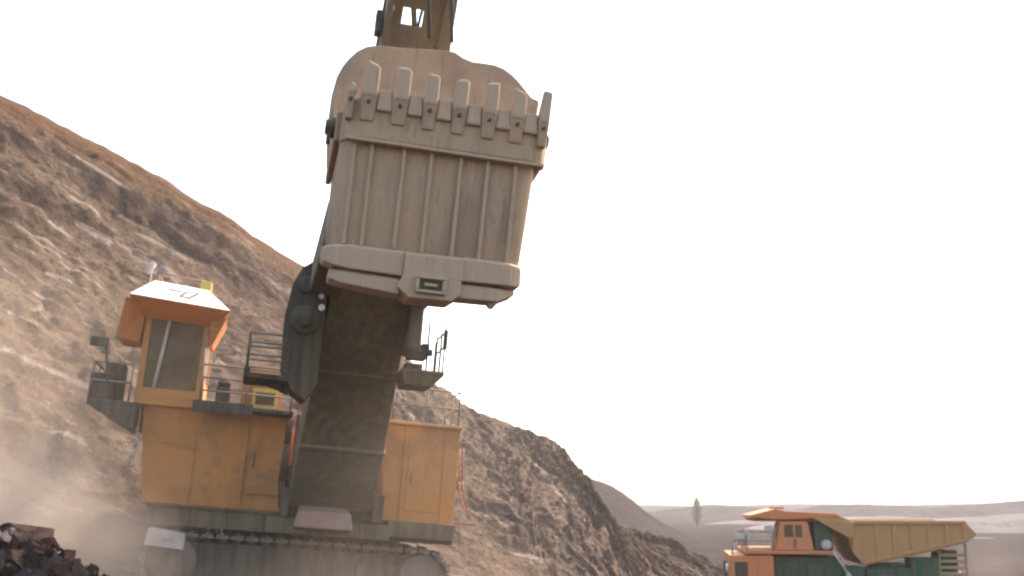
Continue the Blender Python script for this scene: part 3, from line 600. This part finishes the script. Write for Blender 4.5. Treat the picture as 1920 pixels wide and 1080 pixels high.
# back wall rising behind the teeth in a double hump
arch = [(-0.80, 9.6), (-0.885, 10.5), (-0.87, 11.2), (-0.81, 11.6), (-0.72, 11.85), (-0.60, 12.06), (-0.45, 12.25), (-0.25, 12.4), (0.0, 12.47), (0.5, 12.5), (1.1, 12.57), (1.5, 12.61), (1.66, 12.60), (1.85, 12.5), (2.05, 12.45), (2.3, 12.46), (2.55, 12.46), (2.75, 12.41), (2.92, 12.32), (3.08, 12.2), (3.22, 12.06), (3.34, 11.93), (3.44, 11.84), (3.62, 11.79), (3.55, 11.2), (3.40, 10.5), (3.3, 9.6)]
aw = MB(); aw.loft([[(x, -11.55, z) for x, z in arch], [(x, -11.25, z) for x, z in arch]])
aw.build("back_wall", 'dipper', dip, 0.06)
# cheek plates linking lip corner and back wall
for xa, xb, side in ((-0.80, -0.685, 0), (3.12, 3.24, 1)):
    ck = MB(); pr = [(-13.7, 9.45), (-13.95, 9.95), (-13.5, 10.02), (-12.7, 9.95), (-11.9, 10.35), (-11.56, 10.9), (-11.56, 9.2)]
    ck.loft([[(xa, y, z) for y, z in pr], [(xb, y, z) for y, z in pr]]); ck.build("cheek_plate", 'dipper', dip, 0.03)
# lip casting
lp = MB(); prof = [(-14.05, 9.36), (-14.22, 9.40), (-14.28, 10.12), (-14.18, 10.22), (-14.0, 10.2), (-13.9, 9.5)]
lp.loft([[(XL - 0.04, y + 0.35, z) for y, z in prof], [(XL + 0.1, y + 0.1, z) for y, z in prof], [(XL + 0.35, y, z) for y, z in prof], [(XR - 0.25, y, z + .02) for y, z in prof], [(XR + 0.02, y + 0.08, z + .03) for y, z in prof], [(XR + 0.16, y + 0.35, z + .05) for y, z in prof]])
lip = lp.build("lip", 'dipper', dip, 0.03)
mb = MB(); mb.box(XL + 0.06, XR + 0.04, -14.27, -14.15, 9.335, 9.395); mb.build("weld_strip", 'dipper_pale', dip, 0.012)
# teeth: adapter + point
def tooth(x, zt, w=0.15, lean=0.0):
    tb = MB()
    b0, b1 = 10.16, zt; rn = random.Random(int(x * 977)); w *= rn.uniform(0.92, 1.05); b1 += rn.uniform(-0.05, 0.02); ch_ = rn.uniform(-0.06, 0.06)
    tb.hexa([(x - w, -14.42, b0), (x + w, -14.42, b0), (x + w, -14.02, b0), (x - w, -14.02, b0), (x - w * .86 + lean, -14.40, b1 + ch_), (x + w * .86 + lean, -14.40, b1 - ch_), (x + w * .86 + lean, -14.28, b1 + .02 - ch_), (x - w * .86 + lean, -14.28, b1 + .02 + ch_)])
    to = tb.build("tooth", 'dipper_pale', dip, 0.055)
    ab = MB(); ab.hexa([(x - w * .8, -14.29, 9.72), (x + w * .8, -14.29, 9.72), (x + w * .8, -14.1, 9.72), (x - w * .8, -14.1, 9.72), (x - w * 1.0, -14.40, 10.2), (x + w * 1.0, -14.40, 10.2), (x + w * 1.0, -14.0, 10.2), (x - w * 1.0, -14.0, 10.2)])
    ab.build("adapter", 'dipper', to, 0.03)
    MB().tube((x, -14.43, 10.06), (x, -14.30, 10.06), 0.035, n=8).build("pin", 'dark', to)
for x, zt in ((-0.27, 10.82), (0.31, 10.84), (0.87, 10.84), (1.43, 10.82), (2.01, 10.85), (2.55, 10.74)): tooth(x, zt, lean=0.03)
tooth(3.07, 10.86, 0.11, 0.05); tooth(-0.60, 10.40, 0.07, 0.05)
for x in (0.03, 0.60, 1.15, 1.72, 2.29, 2.82):
    mb = MB(); mb.hexa([(x - .14, -14.36, 9.93), (x + .14, -14.36, 9.93), (x + .14, -13.98, 9.93), (x - .14, -13.98, 9.93), (x - .13, -14.34, 10.36), (x + .13, -14.34, 10.36), (x + .13, -14.05, 10.36), (x - .13, -14.05, 10.36)])
    mb.build("lip_shroud", 'dipper_pale', dip, 0.04)
# vertical wear strips down the front
for x in (-0.42, -0.10, 0.50, 1.02, 1.58, 2.10, 2.64):
    w = 0.035; mb = MB(); mb.hexa([(x - w, -13.97, 7.44), (x + w, -13.97, 7.44), (x + w, -13.80, 7.44), (x - w, -13.80, 7.44), (x - w, -14.15, 9.33), (x + w, -14.15, 9.33), (x + w, -13.98, 9.33), (x - w, -13.98, 9.33)])
    if x == -0.42: mb.v = [(a, b2 + 0.03, c) for a, b2, c in mb.v]
    mb.build("wear_strip", 'dipper_pale', dip, 0.01)
# lower band, door edge plates and latch keeper
def band(name, xs, z0, z1, y0, y1, mat='dipper_pale', bev=0.016):
    mb = MB(); rings = []
    for x, dz0, dz1, dy in xs: rings.append([(x, y0 + dy, z0 + dz0), (x, y0 + dy, z1 + dz1 - 0.06), (x, y0 + dy + 0.08, z1 + dz1), (x, y1 + dy, z1 + dz1), (x, y1 + dy, z0 + dz0)])
    mb.loft(rings); return mb.build(name, mat, dip, bev)
band("heel_band", [(-0.78, 0.28, 0.03, 0.6), (-0.74, 0.16, 0.0, 0.32), (-0.58, 0.06, 0, 0.1), (-0.3, 0, 0, 0), (0.70, -0.02, 0.0, 0)], 6.96, 7.42, -14.08, -13.6)
band("heel_band", [(0.70, -0.02, 0.0, -0.07), (1.80, 0.0, 0.02, -0.07)], 6.96, 7.40, -14.08, -13.6)
band("heel_band", [(1.80, 0, 0.03, 0), (2.70, 0.02, 0.03, 0), (2.92, 0.05, 0.03, 0.15), (3.02, 0.15, 0.0, 0.45)], 6.98, 7.42, -14.08, -13.6)
band("door_edge", [(-0.62, 0.16, 0.06, 0.26), (-0.35, 0.05, 0.02, 0.03), (0.66, -0.04, -0.02, 0)], 6.64, 6.93, -14.04, -13.5)
band("door_edge", [(1.74, -0.02, 0, 0), (2.50, 0.0, 0, 0), (2.86, 0.2, 0.04, 0.2)], 6.68, 6.95, -14.04, -13.5)
lk = MB()
lk.loft([[(x, y, z) for x, z in ((0.60, 6.72), (0.84, 6.54), (1.62, 6.56), (1.78, 6.68), (1.78, 6.96), (0.70, 6.96))] for y in (-14.16, -13.4)])
for xa, xb, za, zb in ((0.92, 1.50, 6.64, 6.70), (0.92, 1.50, 6.90, 6.955), (0.92, 1.0, 6.70, 6.90), (1.42, 1.50, 6.70, 6.90)): lk.box(xa, xb, -14.26, -14.161, za, zb)
lko = lk.build("latch_keeper", 'dipper_pale', dip, 0.025)
MB().box(1.005, 1.415, -14.20, -14.1605, 6.705, 6.895).build("latch_slot", 'dark', lko)
MB().box(1.09, 1.33, -14.24, -14.2005, 6.77, 6.83).build("latch_bar", 'dipper_pale', lko, 0.01)
mb = MB(); mb.hexa([(2.38, -13.9, 6.56), (2.46, -13.9, 6.56), (2.46, -13.8, 6.56), (2.38, -13.8, 6.56), (2.3, -13.98, 6.75), (2.58, -13.98, 6.75), (2.58, -13.6, 6.75), (2.3, -13.6, 6.75)]); mb.build("hinge_lug", 'dipper', dip, 0.01)
for x, z, d in ((-0.86, 9.76, -1), (3.26, 10.12, 1)):
    mb = MB(); mb.lathe((x, -13.5, z), (d, 0, 0), [(-0.15, 0.2), (0, 0.2), (0.02, 0.15), (0.12, 0.15), (0.12, 0.01)], 16); mb.box(min(x, x + d * .08), max(x, x + d * .08), -13.6, -13.4, z - 0.32, z - 0.1); mb.build("pivot_pin", 'dark', dip, 0.02)

# ------------------------------------------------------------------ the dump truck (local: x forward, y to its left, z up)
T = empty("dump_truck", (16.2, 55.5, -6.3), (0, 0, R(172)))
tag(T, "orange dump truck with dusty brown empty body on the pit floor beyond the shovel", "dump truck")
bd = MB()
side = [(1.74, 5.80), (0.52, 5.92), (-0.18, 5.62), (-5.19, 5.60), (-5.68, 5.03), (-5.24, 4.71), (-3.44, 4.22), (-0.55, 3.62), (-0.10, 4.20), (0.10, 4.90), (0.55, 5.40)]
for ya_, yb_ in ((3.0, 2.86), (-2.86, -3.0)):
    bd.loft([[(x, ya_, z) for x, z in side], [(x, yb_, z) for x, z in side]])
flo = [(0.55, 5.4), (0.10, 4.9), (-0.1, 4.2), (-0.55, 3.62), (-3.44, 4.22), (-5.24, 4.71), (-5.68, 5.03), (-5.6, 5.12), (-3.44, 4.36), (-0.6, 3.8), (-0.25, 4.25), (-0.05, 4.95), (0.4, 5.5)]
bd.loft([[(x, 2.855, z) for x, z in flo], [(x, -2.855, z) for x, z in flo]])
for k in range(6): x = -1.2 - k * 0.78; z0b = lerp(3.82, 4.78, (-0.6 - x) / 4.6); bd.box(x - 0.09, x + 0.09, 3.0, 3.05, z0b, 5.5); bd.box(x - .09, x + .09, -3.05, -3.0, z0b, 5.5)
bd.box(-5.19, -0.2, 3.0, 3.10, 5.50, 5.66); bd.box(-5.19, -0.2, -3.10, -3.0, 5.50, 5.66)
bd.prism([(-0.5, 3.0, 3.66), (-5.2, 3.0, 4.73), (-5.2, 3.0, 4.86), (-0.5, 3.0, 3.80)], (0, 0.06, 0))
body = bd.build("dump_body", 'bed', T, 0.02)
cp = MB()
cpp = [(4.57, 5.90), (3.35, 6.20), (2.95, 6.10), (0.52, 5.98), (0.52, 5.82), (1.7, 5.76), (3.2, 5.70), (4.50, 5.80)]
cp.loft([[(x, 3.02, z) for x, z in cpp], [(x, -3.02, z) for x, z in cpp]])
cp.box(2.95, 3.35, -0.6, 3.0, 6.2, 6.30)
for k in range(5): cp.box(0.8, 4.4, -2.5 + k * 1.25 - 0.05, -2.5 + k * 1.25 + .05, 5.62, 5.74)
cp.build("canopy", 'orange2', body, 0.03)
fw = MB(); fw.hexa([(0.12, 3.02, 4.9), (0.12, 3.12, 4.9), (-0.08, 3.12, 4.2), (-0.08, 3.02, 4.2), (1.75, 3.02, 5.82), (1.75, 3.12, 5.82), (-0.2, 3.12, 5.6), (-0.2, 3.02, 5.6)])
fw.hexa([(-0.08, 3.02, 4.2), (-0.08, 3.12, 4.2), (-0.54, 3.12, 3.62), (-0.54, 3.02, 3.62), (0.12, 3.02, 4.9), (0.12, 3.12, 4.9), (-0.45, 3.12, 5.0), (-0.45, 3.02, 5.0)])
fw.build("side_gusset", 'bed', body, 0.02)
cs = MB()
for y in (-1.1, 1.1): cs.box(-5.2, 5.0, y - 0.25, y + 0.25, 1.5, 2.3)
cs.box(0.4, 3.5, -2.4, 2.6, 2.31, 3.95); cs.box(-5.0, -4.2, -1.0, 1.0, 1.2, 2.8); cs.box(-3.2, -2.6, -1.3, 1.3, 1.6, 2.7); cs.box(-0.6, 0.39, 1.3, 2.8, 2.0, 3.55); cs.box(-2.7, -0.7, 1.45, 2.7, 2.2, 3.5); cs.box(-4.0, -2.71, 1.2, 2.6, 2.9, 3.95); cs.box(-5.0, -4.01, 0.9, 1.85, 2.9, 4.3); cs.box(-2.5, -0.9, 1.6, 2.5, 3.5, 3.72)
cs.box(0.75, 1.6, -2.6, 2.75, 4.29, 5.6)
cs.box(1.2, 2.0, 2.62, 2.75, 2.6, 3.6); cs.box(2.4, 3.1, 2.62, 2.72, 2.8, 3.8)
cs.build("chassis", 'green', T, 0.05)
dk = MB(); dk.box(0.75, 4.85, -3.1, 3.15, 4.12, 4.28); dk.build("deck", 'orange2', T, 0.02)
cbm = MB(); cbm.hexa([(1.66, 1.0, 4.285), (3.45, 1.0, 4.285), (3.45, 3.05, 4.285), (1.66, 3.05, 4.285), (1.9, 1.1, 5.62), (3.2, 1.1, 5.62), (3.2, 2.95, 5.62), (1.9, 2.95, 5.62)])
tc = cbm.build("cab", 'orange2', T, 0.06)
for xa, xb in ((2.16, 2.5), (2.58, 3.0)):
    MB().hexa([(xa, 2.98, 4.90), (xb, 2.98, 4.90), (xb, 3.025, 4.90), (xa, 3.025, 4.90), (xa + .02, 2.92, 5.46), (xb - .02, 2.92, 5.46), (xb - .02, 2.985, 5.46), (xa + .02, 2.985, 5.46)]).build("window", 'glass', tc)
MB().hexa([(3.36, 1.2, 4.85), (3.41, 1.2, 4.85), (3.41, 2.9, 4.85), (3.36, 2.9, 4.85), (3.21, 1.25, 5.5), (3.265, 1.25, 5.5), (3.265, 2.85, 5.5), (3.21, 2.85, 5.5)]).build("windscreen", 'glass', tc)
MB().box(2.5, 2.56, 3.04, 3.09, 4.4, 4.8).build("door_handle", 'dark', tc)
fr = MB(); fr.hexa([(3.55, -3.0, 2.5), (5.65, -3.0, 2.5), (5.65, 3.05, 2.5), (3.55, 3.05, 2.5), (3.55, -3.0, 4.05), (5.55, -3.0, 4.05), (5.55, 3.05, 4.05), (3.55, 3.05, 4.05)])
fr.box(4.8, 5.9, -2.9, 2.9, 1.5, 2.2); fr.box(4.25, 4.32, 3.05, 3.09, 2.5, 4.0)
fo = fr.build("front_fender", 'orange2', T, 0.08)
MB().box(5.63, 5.70, -1.2, 1.2, 2.3, 3.7).build("grille", 'dark', fo, 0.02)
for y in (1.55, 2.1): MB().lathe((5.60, y, 3.4), (1, 0, 0), [(0, 0.2), (0.08, 0.2), (0.1, 0.14), (0.1, 0.01)], 16).build("headlight", 'lens', fo)
MB().box(4.75, 5.35, 3.052, 3.08, 3.05, 3.75).build("intake_screen", 'dark', fo, 0.02)
rl = MB(); railing(rl, [(3.55, 3.05, 4.28), (4.75, 3.05, 4.28), (4.75, -3.0, 4.28)], 0.85, 0.022); rl.path([(5.45, 3.0, 4.05), (5.4, 3.0, 4.7), (4.75, 3.0, 4.85)], 0.03); rl.build("railing", 'rail', T)
for x, z, w_ in ((5.05, 4.92, 0.2), (4.75, 5.12, 0.1), (3.72, 5.30, 0.2)):
    mb = MB(); mb.tube((x - 0.1, 3.1, 4.28), (x, 3.3, z), 0.025); mb.box(x - w_, x + w_, 3.26, 3.34, z - 0.12, z + 0.14); mb.build("mirror", 'white', T, 0.03)
mb = MB(); mb.lathe((1.08, 2.75, 4.55), (0, 1, 0), [(-0.4, 0.02), (-0.36, 0.22), (0.15, 0.24), (0.24, 0.15), (0.26, 0.02)], 18); mb.build("air_tank", 'white', T)
mb = MB(); mb.tube((0.85, 3.2, 4.28), (0.25, 3.2, 3.3), 0.045); mb.tube((0.25, 3.2, 3.3), (-0.3, 3.1, 2.3), 0.09); mb.build("hoist_cylinder", 'white', T)
mb = MB()
for x in (-4.15, -5.35): mb.box(x - 0.05, x + 0.05, 1.9, 2.02, 2.3, 4.6)
for k in range(6): mb.box(-5.3, -4.2, 1.93, 2.0, 2.6 + k * 0.28, 2.74 + k * 0.28)
mb.build("rear_grid", 'dipper_pale', T, 0.01)
mb = MB(); mb.box(-5.2, -4.3, 1.2, 1.92, 2.0, 3.3); mb.build("rear_box", 'orange2', T, 0.05)
# wheels
tyre = [(-0.42, 0.75), (-0.46, 1.1), (-0.40, 1.30), (-0.25, 1.35), (0.25, 1.35), (0.40, 1.30), (0.46, 1.1), (0.42, 0.75)]
for x, y in ((2.6, 2.45), (2.6, -2.45), (-3.2, 2.5), (-3.2, 1.5), (-3.2, -2.5), (-3.2, -1.5)):
    wh = MB().lathe((0, 0, 0), (0, 1, 0), [(-0.3, 0.1), (-0.3, 0.74), (0.3, 0.74), (0.3, 0.1)], 24).build("wheel", 'orange2', T, loc=(x, y, 1.35))
    ty = MB().lathe((0, 0, 0), (0, 1, 0), tyre, 36)
    for k in range(24):
        a = k * math.pi / 12; c, s_ = math.cos(a), math.sin(a)
        ty.hexa([tuple(Vector((c * r_ - s_ * w_, yy, s_ * r_ + c * w_))) for r_, yy, w_ in ((1.33, -.4, -.06), (1.33, .4, -.06), (1.33, .4, .06), (1.33, -.4, .06), (1.39, -.4, -.05), (1.39, .4, -.05), (1.39, .4, .05), (1.39, -.4, .05))])
    ty.build("tyre", 'rubber', wh)

# ------------------------------------------------------------------ rocks of the talus, bottom left
random.seed(11)
def rock_mesh(seed, sx, sy, sz, mat, pts=22, boxy=0.0):
    rnd = random.Random(seed); bm = bmesh.new()
    for _ in range(pts):
        v = Vector((rnd.uniform(-1, 1), rnd.uniform(-1, 1), rnd.uniform(-1, 1)))
        m_ = max(abs(c) for c in v); v = (v.normalized()).lerp(v / m_, boxy)
        bm.verts.new((v.x * sx, v.y * sy, v.z * sz))
    r_ = bmesh.ops.convex_hull(bm, input=bm.verts)
    bmesh.ops.delete(bm, geom=list({e for e in r_['geom_interior'] + r_['geom_unused'] if isinstance(e, bmesh.types.BMVert)}), context='VERTS')
    bmesh.ops.subdivide_edges(bm, edges=bm.edges[:], cuts=2, use_grid_fill=True)
    for v in bm.verts: v.co += v.normal * 0.06 * sx * fbm(v.co * (2.2 / sx) + Vector((seed, 0, 0)), 3)
    me = bpy.data.meshes.new("rock"); bm.to_mesh(me); bm.free(); me.materials.append(M[mat]); return me
def add_rock(name, me, x, y, up, label, group=None, rot=None):
    o = bpy.data.objects.new(name, me); COL.objects.link(o); o.location = (x, y, ground_h(x, y) + up)
    o.rotation_euler = rot or [random.uniform(0, 6.28) for _ in range(3)]
    tag(o, label, "rock", group); return o
def at(px, py, Y):    # where a ray at pixel meets distance Y (used once, to read positions off the layout)
    v = (540 - py) / 2059; th_ = math.atan(410 / 2059); c, s_ = math.cos(th_), math.sin(th_)
    d = Vector(((px - 960) / 2059, c - v * s_, s_ + v * c)); return d * (Y / d.y)
add_rock("boulder", rock_mesh(5, 0.52, 0.45, 0.36, 'rock', 26, 0.8), -10.1, 23.4, 0.10, "large dark square-edged boulder on top of the rubble heap at the slope foot", None, (0.05, 0.12, 0.3))
add_rock("boulder", rock_mesh(8, 0.30, 0.28, 0.26, 'rock', 9, 0.0), -9.0, 23.4, 0.04, "dark pointed boulder beside the square-edged one, nearer the crawler", None, (0.1, 0.5, 0.8))
protos = [rock_mesh(20 + k, 1, random.uniform(.7, 1), random.uniform(.5, .8), 'rock' if k % 3 else 'rockpale', 16, 0.4) for k in range(8)]
for k in range(290):
    y = random.uniform(20.6, 25.8); x = random.uniform(-12.4, -7.4) + random.gauss(0, 0.4)
    sz = 0.06 + 0.2 * random.random() ** 2.2
    pale = (k % 8) % 3 == 0
    o = add_rock("rock", protos[k % 8], x, y, sz * 0.15, "pale angular rock lying in the rubble heap at lower left" if pale else "dark reddish angular rock lying in the rubble heap at lower left", "pale rocks of the rubble heap" if pale else "dark rocks of the rubble heap")
    o.scale = (sz, sz, sz)

# ------------------------------------------------------------------ dust and haze
def dust(name, loc, size, dens, seed, col=(0.95, 0.76, 0.58)):
    mb = MB(); n, mrings = 20, 12; rings = []
    for j in range(1, mrings):
        a = math.pi * j / mrings; rings.append([(math.sin(a) * math.cos(6.2832 * i / n), math.sin(a) * math.sin(6.2832 * i / n), math.cos(a)) for i in range(n)])
    mb.loft(rings)
    m, t, b = nt(name + "_volume"); t.nodes.remove(b); out = t.nodes["Material Output"]
    pv = node(t, "ShaderNodeVolumePrincipled"); pv.inputs["Color"].default_value = (*col, 1); pv.inputs["Anisotropy"].default_value = 0.1
    tcn = node(t, "ShaderNodeTexCoord")
    ln = node(t, "ShaderNodeVectorMath", operation='LENGTH'); t.links.new(tcn.outputs["Object"], ln.inputs[0])
    nz = node(t, "ShaderNodeTexNoise", i_Scale=1.7, i_Detail=3.0, i_Roughness=0.55)
    mp = node(t, "ShaderNodeMapping"); mp.inputs["Location"].default_value = (seed, 0, 0); t.links.new(tcn.outputs["Object"], mp.inputs[0]); t.links.new(mp.outputs[0], nz.inputs["Vector"])
    fo_ = ramp(t, ln.outputs["Value"], [(0.0, g(1)), (0.55, g(0.38)), (0.97, g(0))])
    nr = ramp(t, nz.outputs[0], [(0.36, g(0.05)), (0.68, g(1))])
    mu = node(t, "ShaderNodeMath", operation='MULTIPLY'); t.links.new(fo_.outputs[0], mu.inputs[0]); t.links.new(nr.outputs[0], mu.inputs[1])
    m2 = node(t, "ShaderNodeMath", operation='MULTIPLY', i_1=dens); t.links.new(mu.outputs[0], m2.inputs[0]); t.links.new(m2.outputs[0], pv.inputs["Density"])
    t.links.new(pv.outputs[0], out.inputs["Volume"])
    o = mb.build(name, m); o.location = loc; o.scale = size; tag(o, kind='stuff'); return o
dust("dust_cloud", (-14.6, 28.6, -1.4), (6.8, 4.0, 4.0), 1.1, 0.0)
dust("dust_cloud", (-16.5, 31.0, 2.0), (8.5, 5.0, 6.5), 0.16, 9.0)
dust("dust_cloud", (-7.0, 27.5, 0.5), (15.0, 3.6, 8.0), 0.030, 13.0)  # broad thin veil added to lift the blacks around the shovel
dust("dust_cloud", (-5.5, 27.5, -3.0), (8.5, 3.2, 2.5), 0.15, 4.0)
dust("dust_cloud", (25.2, 59.0, -3.5), (3.2, 3.0, 2.8), 0.06, 7.0)
mb = MB(); mb.box(-260, 460, -30, 1100, -14, 36)
m, t, b = nt("haze_volume"); t.nodes.remove(b)
pv = node(t, "ShaderNodeVolumePrincipled"); pv.inputs["Color"].default_value = (0.86, 0.80, 0.77, 1); pv.inputs["Density"].default_value = 0.00027; pv.inputs["Anisotropy"].default_value = 0.3
t.links.new(pv.outputs[0], t.nodes["Material Output"].inputs["Volume"])
HAZE = mb.build("haze", m); tag(HAZE, kind='stuff')
